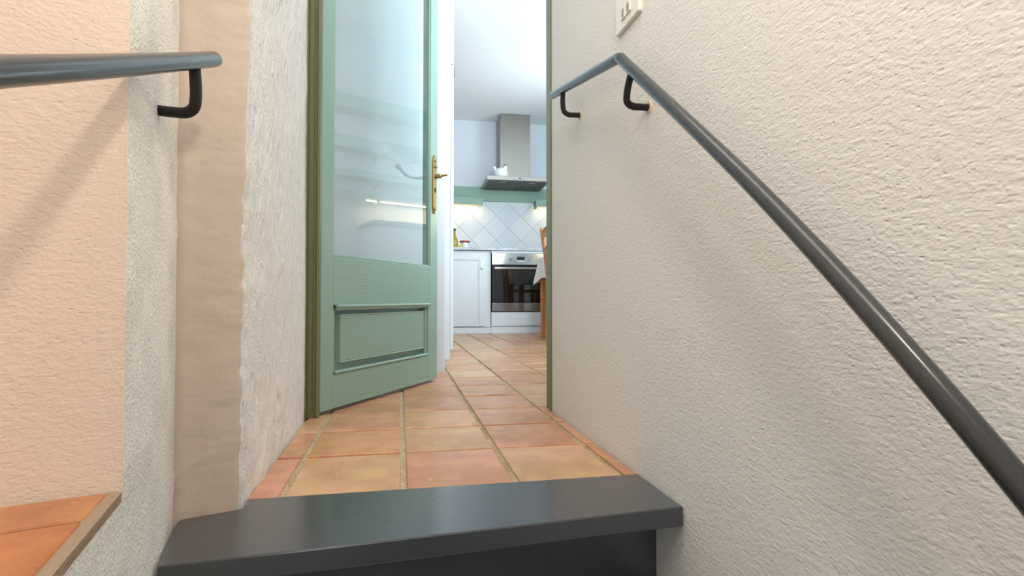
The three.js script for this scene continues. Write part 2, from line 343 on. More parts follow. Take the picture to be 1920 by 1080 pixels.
// ───────────────────────── structure: steps ─────────────────────────
{
  const board = (poly, y0, y1) => pillow(poly, y0, y1, 0.004, (x, d, y) => V(x, y, d));
  const top = mesh('stair_tread', board([[-0.3135, 0.7655], [0.476, 0.787], [0.476, 0.953], [-0.262, 0.9865], [-0.262, 0.9455], [-0.268, 0.941], [-0.347, 0.919]], -0.031, 0.003), M.black);
  // concave outline: rebuild as an extruded board with eased edges
  const sh = new THREE.Shape([[-0.3135, 0.7655], [0.4755, 0.787], [0.4755, 0.9535], [-0.2615, 0.9872], [-0.2615, 0.9455], [-0.268, 0.9405], [-0.3475, 0.9195]].map(([x, d]) => new THREE.Vector2(x, d)));
  const g = new THREE.ExtrudeGeometry(sh, { depth: 0.029, bevelEnabled: true, bevelSize: 0.0025, bevelThickness: 0.0025, bevelSegments: 2, bevelOffset: -0.0025 });
  g.rotateX(-Math.PI / 2); g.translate(0, -0.0295, 0); top.geometry = boxUV(g);
  tag(top, 'black painted wooden step edge at the top of the stair', 'step');
  tag(mesh('stair_riser', prism([[-0.33, 0.862], [0.478, 0.884], [0.478, 0.9], [-0.33, 0.878]], -0.19, -0.0321), M.black), 'black riser board under the top step edge', 'riser');
  for (let k = 1; k <= 4; k++) {
    const d = 0.884 - 0.21 * k, y = -0.19 * k, xl = -0.286 + 0.2104 * (0.615 - d) + 0.004;
    tag(mesh('lower_step', [bx(k < 2 ? -0.28 : xl, 0.478, y - 0.035, y, d - 0.03, d + 0.21, 0.004), bx(xl + 0.01, 0.478, y - 0.19, y - 0.035, d, d + 0.02)], M.black), `black wooden stair step, ${['first', 'second', 'third', 'fourth'][k - 1]} one down from the landing edge`, 'step', { group: 'stair steps below the landing' });
  }
  S(mesh('floor_stair', bx(-0.3, XR, -1.6, -0.95, -1.8, 0.3), M.black), 'dark floor at the foot of the stair', 'floor');
}

// ───────────────────────── structure: rest of the shell ─────────────────────────
S(mesh('ceiling_stair', bx(-1.45, XR + 0.1, 2.3, 2.4, -1.9, 1.62), M.ceil), 'white ceiling over the stair', 'ceiling');
S(mesh('wall_rear', [bx(-1.45, FILL_WIN3.x0, -1.6, 2.3, -1.9, -1.8), bx(FILL_WIN3.x1, XR + 0.1, -1.6, 2.3, -1.9, -1.8), bx(FILL_WIN3.x0, FILL_WIN3.x1, -1.6, FILL_WIN3.y0, -1.9, -1.8), bx(FILL_WIN3.x0, FILL_WIN3.x1, FILL_WIN3.y1, 2.3, -1.9, -1.8)], M.stucco), 'white plaster wall behind the camera', 'wall');
S(mesh('wall_side', [bx(-1.45, -1.35, -1.6, 2.3, -1.8, 1.62), bx(-1.35, -0.15, -1.6, 0.09, -1.8, -0.4)], M.stucco), 'white plaster wall far left of the ledge', 'wall');
S(mesh('ceiling', bx(KX0 - 0.1, KX1 + 0.1, KH, KH + 0.1, 1.5, KD1 + 0.1), M.ceil), 'white kitchen ceiling', 'ceiling');
S(mesh('wall_kitchen_left', bx(KX0 - 0.1, KX0, -0.1, KH, 1.6, KD1 + 0.1), M.white), 'white left wall of the kitchen', 'wall');
S(mesh('wall_kitchen_right', [bx(KX1, KX1 + 0.1, -0.1, KH, 1.5, FILL_WIN2.d0), bx(KX1, KX1 + 0.1, -0.1, KH, FILL_WIN2.d1, KD1 + 0.1), bx(KX1, KX1 + 0.1, -0.1, FILL_WIN2.y0, FILL_WIN2.d0, FILL_WIN2.d1), bx(KX1, KX1 + 0.1, FILL_WIN2.y1, KH, FILL_WIN2.d0, FILL_WIN2.d1)], M.white), 'white right wall of the kitchen with green shelves', 'wall');
{
  const { x0, x1, y0, y1, d } = WIN, a = d, b = 1.62;
  S(mesh('wall_kitchen_near', [bx(0.595, x0, -0.1, KH, a, b), bx(x1, KX1, -0.1, KH, a, b), bx(x0, x1, -0.1, y0, a, b), bx(x0, x1, y1, KH, a, b), bx(-0.4, 0.6, 2.02, KH, 1.55, 1.68), bx(KX0, -0.3, -0.1, KH, 1.61, 1.68)], M.white), 'kitchen wall holding the door opening and the window', 'wall');
  const w = S(thing('window_1', 'white casement window in the kitchen wall beside the door opening', 'window', V(0, 0, 0)), 'white casement window in the kitchen wall beside the door opening', 'window');
  mesh('window_frame', [bx(x0, x0 + 0.05, y0, y1, 1.53, 1.58, 0.004), bx(x1 - 0.05, x1, y0, y1, 1.53, 1.58, 0.004), bx(x0 + 0.05, x1 - 0.05, y0, y0 + 0.05, 1.53, 1.58, 0.004), bx(x0 + 0.05, x1 - 0.05, y1 - 0.05, y1, 1.53, 1.58, 0.004), bx((x0 + x1) / 2 - 0.03, (x0 + x1) / 2 + 0.03, y0 + 0.05, y1 - 0.05, 1.53, 1.58, 0.004)], M.lacquer, w);
  for (const [p, q] of [[x0 + 0.05, (x0 + x1) / 2 - 0.03], [(x0 + x1) / 2 + 0.03, x1 - 0.05]]) {
    const g = new THREE.PlaneGeometry(q - p, y1 - y0 - 0.1); g.translate((p + q) / 2, (y0 + y1) / 2, -1.555); mesh('pane', g, M.glass, w);
  }
  mesh('window_sill', bx(x0 - 0.03, x1 + 0.03, y0 - 0.03, y0, 1.59, 1.7, 0.005), M.lacquer, w);
}
{
  const { d0, d1, y0, y1, x } = FILL_WIN2, m = (d0 + d1) / 2;  // window added as a light source for the back of the kitchen
  const w = S(thing('window_2', 'added casement window giving fill light beside the kitchen table', 'window', V(0, 0, 0)), 'added casement window giving fill light beside the kitchen table', 'window');
  mesh('window_frame', [bx(x + 0.03, x + 0.07, y0, y1, d0, d0 + 0.05, 0.004), bx(x + 0.03, x + 0.07, y0, y1, d1 - 0.05, d1, 0.004), bx(x + 0.03, x + 0.07, y0, y0 + 0.05, d0 + 0.05, d1 - 0.05, 0.004), bx(x + 0.03, x + 0.07, y1 - 0.05, y1, d0 + 0.05, d1 - 0.05, 0.004), bx(x + 0.03, x + 0.07, y0 + 0.05, y1 - 0.05, m - 0.03, m + 0.03, 0.004)], M.lacquer, w);
  for (const [p, q] of [[d0 + 0.05, m - 0.03], [m + 0.03, d1 - 0.05]]) { const g = new THREE.PlaneGeometry(q - p, y1 - y0 - 0.1); g.rotateY(-Math.PI / 2); g.translate(x + 0.05, (y0 + y1) / 2, -(p + q) / 2); mesh('pane', g, M.glass, w); }
  mesh('window_sill', bx(x - 0.06, x + 0.02, y0 - 0.03, y0, d0 - 0.03, d1 + 0.03, 0.005), M.lacquer, w);
}
{
  const { x0, x1, y0, y1, d } = FILL_WIN3, m = (x0 + x1) / 2;  // window added behind the camera to brighten the stair walls
  const w = S(thing('window_3', 'added casement window giving the stair fill light from the rear', 'window', V(0, 0, 0)), 'added casement window giving the stair fill light from the rear', 'window');
  mesh('window_frame', [bx(x0, x0 + 0.05, y0, y1, d - 0.07, d - 0.03, 0.004), bx(x1 - 0.05, x1, y0, y1, d - 0.07, d - 0.03, 0.004), bx(x0 + 0.05, x1 - 0.05, y0, y0 + 0.05, d - 0.07, d - 0.03, 0.004), bx(x0 + 0.05, x1 - 0.05, y1 - 0.05, y1, d - 0.07, d - 0.03, 0.004), bx(m - 0.03, m + 0.03, y0 + 0.05, y1 - 0.05, d - 0.07, d - 0.03, 0.004)], M.lacquer, w);
  for (const [p, q] of [[x0 + 0.05, m - 0.03], [m + 0.03, x1 - 0.05]]) { const g = new THREE.PlaneGeometry(q - p, y1 - y0 - 0.1); g.translate((p + q) / 2, (y0 + y1) / 2, -(d - 0.05)); mesh('pane', g, M.glass, w); }
}
// white partition behind the door and the tall cabinet beyond it
S(mesh('wall_partition', bx(KX0, 0.217, -0.01, KH, 2.483, 2.56, 0.003), M.white), 'white wall end just behind the free edge of the door', 'wall');

// door frame
{
  // left jamb: stepped profile, outlined in plan
  const pl = [[-0.282, 1.598], [-0.279, 1.592], [-0.273, 1.592], [-0.2705, 1.596], [-0.2695, 1.617], [-0.256, 1.617], [-0.254, 1.611], [-0.249, 1.6095], [-0.2475, 1.613], [-0.245, 1.613], [-0.2435, 1.606], [-0.2365, 1.606], [-0.2365, 1.626], [-0.262, 1.66], [-0.285, 1.66]];
  S(mesh('trim_1', prism(pl, 0, 2.02), M.shadedGreen), 'door jamb the door hangs on, shade put into its green', 'door frame');
  S(mesh('trim_2', prism([[0.4735, 1.555], [0.487, 1.555], [0.487, 1.6], [0.4735, 1.6]], 0, 2.02), M.shadedGreen), 'thin jamb at the end of the handrail wall, shade put into its green', 'door frame');
  S(mesh('trim_3', bx(-0.262, 0.474, 1.97, 2.02, 1.6, 1.66, 0.003), M.shadedGreen), 'door head above the opening, shade put into its green', 'door frame');
}

// ───────────────────────── the door ─────────────────────────
{
  const door = S(thing('door_1', 'sage green door standing ajar with a curtained glass pane', 'door', V(-0.235, 0, 1.629), 56.02 * Math.PI / 180), 'sage green door standing ajar with a curtained glass pane', 'door');
  const W = 0.706, xL = 0.056, xR = 0.6315, H = 1.96, yb = 0.012, th = 0.04;
  const rb = (x0, x1, y0, y1, d0, d1, r = 0.002) => bx(x0, x1, y0, y1, d0, d1, r);
  mesh('stile', rb(0, xL, yb, H, 0, th), M.greenV, door);
  const xG = 0.648;                           // the stile is narrower beside the glass
  mesh('stile', [rb(xR + 0.0008, W, yb, 0.493, 0, th), rb(xG, W, 0.491, H, 0, th)], M.greenV, door);
  mesh('top_rail', rb(xL, xG, 1.86, H, 0, th), M.green, door);
  // glazing beads round the pane
  mesh('glazing_bead', [rb(xL, xG, 0.493, 0.5, 0.004, 0.012, 0.002), rb(xG - 0.004, xG, 0.5, 1.86, 0.006, 0.0118, 0.0015)], M.greenV, door);
  // lock rail and bottom rail around the sunk field
  mesh('lock_rail', rb(xL, xR, 0.338, 0.493, 0, th), M.green, door);
  mesh('bottom_rail', rb(xL, xR, yb, 0.118, 0, th), M.green, door);
  // chamfer pieces left and right of the field, with stopped ends
  const chamfer = (side) => {
    const s = new THREE.Shape(); const w = 0.013;
    s.moveTo(0, 0.118); s.lineTo(w * 0.2, 0.118); s.quadraticCurveTo(w, 0.122, w, 0.14); s.lineTo(w, 0.312); s.quadraticCurveTo(w, 0.332, w * 0.2, 0.338); s.lineTo(0, 0.338);
    const g = new THREE.ExtrudeGeometry(s, { depth: 0.02, bevelEnabled: true, bevelSize: 0.004, bevelThickness: 0.006, bevelOffset: -0.004, bevelSegments: 2 });
    g.translate(0, 0, -0.0315); if (side > 0) g.scale(-1, 1, 1); g.translate(side < 0 ? xL : xR, 0, 0);
    if (side > 0) { const p = g.index ? g.toNonIndexed() : g; const a = p.attributes.position.array; for (let i = 0; i < a.length; i += 9) for (let k = 0; k < 3; k++) { const t = a[i + 3 + k]; a[i + 3 + k] = a[i + 6 + k]; a[i + 6 + k] = t; } p.computeVertexNormals(); return boxUV(p); }
    return boxUV(g);
  };
  mesh('chamfer', chamfer(-1), M.greenV, door); mesh('chamfer', chamfer(1), M.greenV, door);
  // sunk field with the raised panel
  mesh('panel_ground', rb(xL, xR, 0.118, 0.338, 0.028, 0.036, 0), M.green, door);
  { const s = new THREE.Shape([[0.103, 0.158], [0.603, 0.158], [0.603, 0.3], [0.103, 0.3]].map(([x, y]) => new THREE.Vector2(x, y)));
    const g = new THREE.ExtrudeGeometry(s, { depth: 0.012, bevelEnabled: true, bevelSize: 0.006, bevelThickness: 0.006, bevelSegments: 2 }); g.translate(0, 0, -0.026);
    const p = mesh('raised_panel', boxUV(g), M.green, door);
    mesh('panel_bead', [rb(0.097, 0.609, 0.150, 0.1555, 0.006, 0.014, 0.002), rb(0.0965, 0.102, 0.15, 0.306, 0.006, 0.014, 0.002), rb(0.604, 0.6095, 0.15, 0.306, 0.006, 0.014, 0.002), rb(0.097, 0.609, 0.302, 0.3075, 0.006, 0.014, 0.002)], M.green, p); }
  // projecting mouldings above and below the field
  mesh('moulding', [rb(0.066, 0.634, 0.329, 0.339, -0.012, 0.004, 0.004), rb(0.069, 0.631, 0.321, 0.33, -0.006, 0.006, 0.003)], M.green, door);
  mesh('moulding', [rb(0.066, 0.632, 0.119, 0.129, -0.004, 0.02, 0.004)], M.green, door);
  // glass
  { const g = new THREE.PlaneGeometry(xG - xL, 1.37); g.translate((xL + xG) / 2, 1.178, -0.012); mesh('glass_pane', g, M.glass, door); }
  // sheer curtain behind the glass: a long lining and a shorter lace layer with scalloped edges
  const veil = (x0, fx1, fy0, y1, z, amp, name) => {
    const nx = 90, ny = 80, pos = [], uv = [], idx = [];
    for (let j = 0; j <= ny; j++) for (let i = 0; i <= nx; i++) {
      const u = i / nx, v = j / ny, xe = fx1(v), x = x0 + (xe - x0) * u, yb0 = fy0(u), y = yb0 + (y1 - yb0) * v;
      const f = Math.sin(u * 21 + 1.3 * Math.sin(v * 2 + u * 4)) + 0.5 * Math.sin(u * 47 + 2 * Math.sin(v * 3));
      pos.push(x, y, z + amp * f * (0.35 + 0.65 * v)); uv.push(x, y);
    }
    for (let j = 0; j < ny; j++) for (let i = 0; i < nx; i++) { const a = j * (nx + 1) + i; idx.push(a, a + 1, a + nx + 1, a + 1, a + nx + 2, a + nx + 1); }
    const g = new THREE.BufferGeometry(); g.setAttribute('position', new THREE.Float32BufferAttribute(pos, 3)); g.setAttribute('uv', new THREE.Float32BufferAttribute(uv, 2)); g.setIndex(idx); g.computeVertexNormals();
    return mesh(name, g, M.curtain, door);
  };
  const sc = (t, n) => Math.abs(Math.sin(t * n));
  veil(0.057, () => 0.613, () => 0.497, 1.85, -0.0175, 0.0008, 'curtain').userData.label = 'plain sheer curtain lining';
  veil(0.057, (v) => 0.604 + 0.015 * sc(v, 15), (u) => 0.955 - 0.03 * u + 0.022 * sc(u, 9) - (u > 0.55 ? 0.015 : 0), 1.85, -0.034, 0.008, 'lace_curtain').userData.label = 'gathered lace curtain with scalloped edge';
  // brass plate, turn piece, keyhole; lever on the far side
  const plateShape = new THREE.Shape();
  { const w = 0.0135, b = 0.722, t = 0.978; plateShape.moveTo(0, b); plateShape.quadraticCurveTo(w * 0.5, b + 0.004, w * 0.75, b + 0.018); plateShape.lineTo(w, b + 0.03); plateShape.lineTo(w, t - 0.03); plateShape.lineTo(w * 0.75, t - 0.018); plateShape.quadraticCurveTo(w * 0.5, t - 0.004, 0, t); plateShape.quadraticCurveTo(-w * 0.5, t - 0.004, -w * 0.75, t - 0.018); plateShape.lineTo(-w, t - 0.03); plateShape.lineTo(-w, b + 0.03); plateShape.lineTo(-w * 0.75, b + 0.018); plateShape.quadraticCurveTo(-w * 0.5, b + 0.004, 0, b); }
  const pg = new THREE.ExtrudeGeometry(plateShape, { depth: 0.003, bevelEnabled: true, bevelSize: 0.0025, bevelThickness: 0.003, bevelSegments: 2, bevelOffset: -0.0025 });
  const px = 0.672;
  const plate = mesh('handle_plate', [pg.clone().translate(px, 0, 0.002), new THREE.SphereGeometry(0.008, 12, 8).scale(1, 1, 0.6).translate(px, 0.955, 0.008), new THREE.SphereGeometry(0.008, 12, 8).scale(1, 1, 0.6).translate(px, 0.745, 0.008), bx(px - 0.012, px + 0.012, 0.922, 0.93, -0.014, 0, 0.003)], M.brass, door, 'long brass plate with keyhole');
  mesh('keyhole', [new THREE.CylinderGeometry(0.003, 0.003, 0.004, 12).rotateX(Math.PI / 2).translate(px, 0.832, 0.009), bx(px - 0.0013, px + 0.0013, 0.815, 0.832, -0.0105, -0.008)], M.dark, plate);
  mesh('turn_piece', [cyl(new THREE.Vector3(px, 0.884, 0.004), new THREE.Vector3(px, 0.884, 0.03), 0.010, 0.008), new THREE.SphereGeometry(0.0105, 14, 10).translate(px, 0.884, 0.03), cyl(new THREE.Vector3(px, 0.884, 0.03), new THREE.Vector3(px + 0.002, 0.886, 0.062), 0.0055, 0.0035), new THREE.SphereGeometry(0.005, 10, 8).translate(px + 0.002, 0.886, 0.063)], M.brass, plate);
  mesh('lever', [cyl(new THREE.Vector3(px, 0.884, -0.04), new THREE.Vector3(px, 0.884, -0.082), 0.009, 0.007), tube([[px, 0.884, -0.082], [px - 0.05, 0.879, -0.086], [px - 0.09, 0.882, -0.086], [px - 0.125, 0.893, -0.084]].map((p) => new THREE.Vector3(...p)), 0.0055, 24, 10), new THREE.SphereGeometry(0.013, 14, 10).scale(1.5, 1.0, 0.7).translate(px - 0.142, 0.898, -0.083), new THREE.SphereGeometry(0.0085, 12, 8).translate(px - 0.085, 0.882, -0.086)], M.brassOld, door, 'tarnished brass lever on the kitchen side');
  mesh('back_plate', pg.clone().translate(px, 0, -th - 0.006), M.brass, door);
}

// ───────────────────────── handrails ─────────────────────────
{
  const R = 0.0108, xr = 0.429;
  const hr = thing('handrail', 'long dark iron handrail descending the right wall', 'handrail', V(xr, 0.86, 0.93));
  const loc = (x, y, d) => V(x, y, d).sub(hr.position);
  const a = loc(xr, 0.945, 1.379), b = loc(xr, 0.843, 0.93);
  const low = [[0.556, 0.511], [0.441, 0.402], [0.377, 0.338], [0.318, 0.277], [0.271, 0.226], [0.1, 0.04], [-0.15, -0.22], [-0.35, -0.43]].map(([d, y]) => loc(xr, y, d));
  const bend = [loc(xr, 0.8465, 0.946), b, loc(xr, 0.831, 0.917)];
  mesh('rail', [tube([a, loc(xr, 0.9, 1.18), ...bend, ...low], R, 160, 20), cap(a, R), cap(low[low.length - 1], R)], M.iron, hr);
  const bracket = (foot, up, lean = 0) => {
    const w = foot, n = -1, L = XR - xr;
    const p = [loc(XR + 0.006, w[0], w[1]), loc(XR - 0.02, w[0] - 0.001, w[1]), loc(xr + 0.016, w[0] - 0.001, w[1]), loc(xr + 0.004, w[0] + 0.006, w[1]), loc(xr, w[0] + 0.022, w[1] - lean * 0.25), loc(xr, up, w[1] - lean)];
    mesh('bracket', tube(p, 0.0068, 36, 12), M.ironDark, hr, 'dark bent iron bracket');
    mesh('filler', new THREE.CylinderGeometry(0.0115, 0.013, 0.003, 14).rotateZ(Math.PI / 2).translate(...loc(XR - 0.0008, w[0], w[1]).toArray()), M.putty, hr, 'patch of pale filler');
  };
  bracket([0.859, 1.291], 0.925);
  bracket([0.737, 0.905], 0.795, 0.03);
}
{
  const R = 0.0109, xr = -0.2665;
  const hl = thing('handrail', 'dark iron handrail end in front of the white pier', 'handrail', V(xr, 0.66, 0.756));
  const loc = (x, y, d) => V(x, y, d).sub(hl.position);
  const pts = [[0.806, 0.709], [0.707, 0.66], [0.558, 0.587], [0.459, 0.539], [0.405, 0.513], [0.2, 0.413], [-0.1, 0.266], [-0.35, 0.144]].map(([d, y]) => loc(xr, y, d));
  mesh('rail', [tube(pts, R, 120, 20), cap(pts[0], R), cap(pts[pts.length - 1], R)], M.iron, hl);
  const p = [loc(-0.323, 0.612, 0.757), loc(-0.3, 0.609, 0.752), loc(-0.279, 0.608, 0.747), loc(-0.2695, 0.614, 0.744), loc(xr, 0.628, 0.742), loc(xr - 0.001, 0.674, 0.738)];
  mesh('bracket', tube(p, 0.0072, 36, 12), M.ironDark, hl, 'dark bent iron bracket');
}
// switch plate
{
  const sw = thing('light_switch', 'ivory switch plate on the wall above the handrail bend', 'switch', V(XR, 0.985, 0.985), 0);
  mesh('cover_plate', bx(-0.009, 0.002, -0.041, 0.041, -0.0555, 0.0555, 0.004), M.plastic, sw);
  for (const d of [-0.013, 0.011]) {
    const r = mesh('rocker', bx(-0.0125, -0.0085, -0.0225, 0.0225, d - 0.0105, d + 0.0105, 0.002), M.plastic, sw);
    mesh('rocker_mark', bx(-0.0129, -0.0124, -0.019, -0.002, d - 0.004, d + 0.004), M.plasticGrey, r);
  }
}

// ───────────────────────── the stair lamp ─────────────────────────
{
  const at = V(0.2, 1.17, 0.0);
  const l = thing('pendant_lamp', 'round glass pendant lamp hanging over the stair', 'lamp', at);
  mesh('globe', new THREE.SphereGeometry(0.045, 24, 16), M.lamp, l);
  mesh('cord', [cyl(new THREE.Vector3(0, 0.06, 0), new THREE.Vector3(0, 1.13, 0), 0.003), cyl(new THREE.Vector3(0, 0.04, 0), new THREE.Vector3(0, 0.075, 0), 0.016, 0.012)], M.dark, l);
  const p = new THREE.PointLight(new THREE.Color(1.0, 0.87, 0.72), 1.15); p.position.copy(at); p.castShadow = true; p.shadow.radius = 2; p.name = 'pendant_bulb'; scene.add(p);
}

{  // unseen panel added as a large soft fill over the stair
  const c = thing('added_ceiling_light', 'added flat light panel giving soft fill from the stair ceiling', 'lamp', V(-0.12, 2.3, 0.4));
  mesh('frame', [bx(-0.47, -0.45, -0.05, 0, -0.72, 0.72), bx(0.45, 0.47, -0.05, 0, -0.72, 0.72), bx(-0.45, 0.45, -0.05, 0, -0.72, -0.7), bx(-0.45, 0.45, -0.05, 0, 0.7, 0.72)], M.plastic, c);
  mesh('light_diffuser', bx(-0.45, 0.45, -0.03, -0.01, -0.7, 0.7), M.lamp2, c);
  const a = new THREE.RectAreaLight(new THREE.Color(1.0, 0.945, 0.9), 4.3, 0.9, 1.4); a.position.copy(V(-0.12, 2.265, 0.4)); a.rotation.set(-Math.PI / 2, 0, 0); a.name = 'added_panel_fill'; scene.add(a);
}

// ───────────────────────── kitchen, in its own frame turned 3 degrees ─────────────────────────
const KT = 3 * Math.PI / 180;
const K = (lx, y, ld) => V(0.529 + Math.cos(KT) * lx + Math.sin(KT) * ld, y, 5.087 - Math.sin(KT) * lx + Math.cos(KT) * ld);
const kthing = (name, label, cat, lx, y, ld, opt) => thing(name, label, cat, K(lx, y, ld), -KT, opt);
{
  const wall = mesh('wall_back', bx(-1.5, 1.5, -0.1, KH, 0.585, 0.68), M.white); wall.position.copy(K(0, 0, 0)); wall.rotation.y = -KT;
  S(wall, 'white back wall of the kitchen with a diagonal tile splashback', 'wall');
  const a = 0.2, q = a / Math.SQRT2, j = 0.0016; let c = 0;
  const ox = 0.657, oy = 1.163;
  for (let m = -14; m <= 14; m++) for (let n = -14; n <= 14; n++) {
    const cx = ox + (m + n + 1) * q, cy = oy + (m - n) * q;
    let poly = [[cx - q + j * 1.4, cy], [cx, cy - q + j * 1.4], [cx + q - j * 1.4, cy], [cx, cy + q - j * 1.4]];
    poly = clip(poly, -1, 0, 0.62); poly = clip(poly, 1, 0, 1.38); poly = clip(poly, 0, -1, -0.886); poly = clip(poly, 0, 1, 1.462);
    if (poly.length < 3 || Math.abs(area(poly)) < 0.0008) continue;
    mesh(c ? `tile_${String(c).padStart(3, '0')}` : 'tile', pillow(poly, -0.001, 0.007, 0.0014, (x, y, h) => new THREE.Vector3(x, y, -0.585 + h)), wallTileMats[c % 3], wall); c++;
  }
}
// base units
function frontDoor(parent, x0, x1, y0, y1, d) {
  const s = 0.052, door = mesh('cabinet_door', [bx(x0, x0 + s, y0, y1, d, d + 0.02, 0.003), bx(x1 - s, x1, y0, y1, d, d + 0.02, 0.003), bx(x0 + s, x1 - s, y0, y0 + 0.04, d, d + 0.02, 0.003), bx(x0 + s, x1 - s, y1 - 0.062, y1, d, d + 0.02, 0.003)], M.lacquer, parent);
  mesh('door_panel', bx(x0 + s - 0.004, x1 - s + 0.004, y0 + 0.036, y1 - 0.058, d + 0.008, d + 0.018), M.lacquer, door);
  mesh('panel_moulding', [bx(x0 + s, x0 + s + 0.008, y0 + 0.04, y1 - 0.062, d + 0.003, d + 0.009, 0.002), bx(x1 - s - 0.008, x1 - s, y0 + 0.04, y1 - 0.062, d + 0.003, d + 0.009, 0.002), bx(x0 + s, x1 - s, y0 + 0.04, y0 + 0.048, d + 0.003, d + 0.009, 0.002), bx(x0 + s, x1 - s, y1 - 0.07, y1 - 0.062, d + 0.003, d + 0.009, 0.002)], M.lacquer, door);
  return door;
}
{
  const c = kthing('base_cabinet', 'white panelled base cabinet left of the oven', 'cabinet', 0, 0, 0);
  mesh('body', bx(-0.5, 0.382, 0.065, 0.846, 0.022, 0.58, 0.002), M.lacquer, c);
  mesh('plinth', bx(-0.5, 0.382, 0, 0.062, 0.006, 0.03, 0.002), M.lacquer, c);
  const d1 = frontDoor(c, -0.11, 0.312, 0.072, 0.812, 0);
  mesh('door_handle', [new THREE.SphereGeometry(0.012, 14, 10).translate(0.288, 0.668, 0.02), cyl(new THREE.Vector3(0.288, 0.668, 0), new THREE.Vector3(0.288, 0.668, 0.02), 0.005), bx(0.276, 0.3, 0.655, 0.735, -0.006, 0.001, 0.003)], M.ceramic, d1, 'small white knob on a plate');
  frontDoor(c, -0.485, -0.12, 0.072, 0.812, 0);
}
{
  const c = kthing('drawer_unit', 'white drawer unit under the built-in oven', 'drawer', 0, 0, 0);
  mesh('body', bx(0.386, 0.994, 0.066, 0.216, 0.016, 0.58), M.lacquer, c);
  mesh('drawer_front', bx(0.386, 0.994, 0.075, 0.214, -0.004, 0.016, 0.003), M.lacquer, c);
  mesh('plinth', bx(0.384, 0.996, 0, 0.066, 0.006, 0.03, 0.002), M.lacquer, c);
}
{
  const o = kthing('oven', 'built-in stainless steel oven with black glass door', 'oven', 0, 0, 0);
  mesh('body', bx(0.394, 0.986, 0.225, 0.815, 0.012, 0.55), M.dark, o);
  const cp = mesh('control_panel', bx(0.39, 0.99, 0.702, 0.82, -0.012, 0.012, 0.003), M.steel, o);
  for (const x of [0.593, 0.785]) { const kn = mesh('control_knob', cyl(new THREE.Vector3(x, 0.764, 0.012), new THREE.Vector3(x, 0.764, 0.036), 0.019, 0.016, 24), M.steel, cp); mesh('knob_mark', bx(x - 0.0015, x + 0.0015, 0.764, 0.778, -0.0368, -0.0358), M.dark, kn); }
  mesh('display', bx(0.648, 0.73, 0.752, 0.786, -0.0135, -0.011, 0.001), M.blackGlass, cp);
  mesh('button_strip', bx(0.648, 0.73, 0.738, 0.746, -0.0135, -0.011, 0.001), M.ceramic, cp);
  const d = mesh('oven_door', bx(0.39, 0.99, 0.31, 0.695, -0.012, 0.012, 0.002), M.blackGlass, o, 'black glass oven door');
  mesh('door_strip', bx(0.39, 0.99, 0.226, 0.308, -0.012, 0.012, 0.002), M.steel, d);
  mesh('oven_handle', [bx(0.412, 0.968, 0.652, 0.676, -0.052, -0.036, 0.006), bx(0.43, 0.45, 0.655, 0.673, -0.04, -0.01, 0.003), bx(0.93, 0.95, 0.655, 0.673, -0.04, -0.01, 0.003)], M.steel, d);
}
{
  const c = kthing('base_cabinet', 'white panelled base cabinet right of the oven', 'cabinet', 0, 0, 0);
  mesh('body', bx(0.998, 1.33, 0.065, 0.846, 0.022, 0.58, 0.002), M.lacquer, c);
  mesh('plinth', bx(0.998, 1.33, 0, 0.062, 0.006, 0.03, 0.002), M.lacquer, c);
  frontDoor(c, 1.01, 1.32, 0.072, 0.812, 0);
}
{
  const w = mesh('worktop', bx(-0.55, 1.335, 0.847, 0.878, -0.02, 0.584, 0.004), M.marble); w.position.copy(K(0, 0, 0)); w.rotation.y = -KT;
  tag(w, 'grey stone worktop running over the oven and cabinets', 'worktop');
  mesh('filler_strip', bx(0.385, 0.995, 0.822, 0.847, 0.0, 0.02, 0.002), M.lacquer, w, 'white filler strip above the oven');
  const hob = kthing('hob', 'black glass cooktop set in the worktop over the oven', 'cooktop', 0.69, 0.878, 0.29);
  mesh('glass_plate', bx(-0.28, 0.28, 0, 0.006, -0.24, 0.24, 0.002), M.blackGlass, hob);
}
// range hood
{
  const h = kthing('range_hood', 'stainless steel chimney hood above the oven', 'hood', 0, 0, 0);
  mesh('canopy', [bx(0.345, 1.02, 1.592, 1.635, 0.06, 0.574, 0.003)], M.steelDull, h);
  mesh('chimney', bx(0.52, 0.852, 1.634, KH - 0.004, 0.3, 0.58, 0.002), M.steelDull, h);
  for (const [a, b] of [[0.375, 0.675], [0.69, 0.99]]) { const f = mesh('grease_filter', bx(a, b, 1.586, 1.593, 0.1, 0.54, 0.001), M.filter, h); mesh('filter_handle', bx((a + b) / 2 - 0.035, (a + b) / 2 + 0.035, 1.582, 1.588, 0.115, 0.14, 0.002), M.steel, f); }
  const cp = mesh('switch_panel', bx(0.62, 0.74, 1.606, 1.622, 0.057, 0.062, 0.001), M.steel, h);
  for (let i = 0; i < 4; i++) mesh('button', bx(0.632 + i * 0.027, 0.646 + i * 0.027, 1.61, 1.618, 0.0545, 0.058, 0.001), i === 2 ? M.dark : M.ceramic, cp);
}
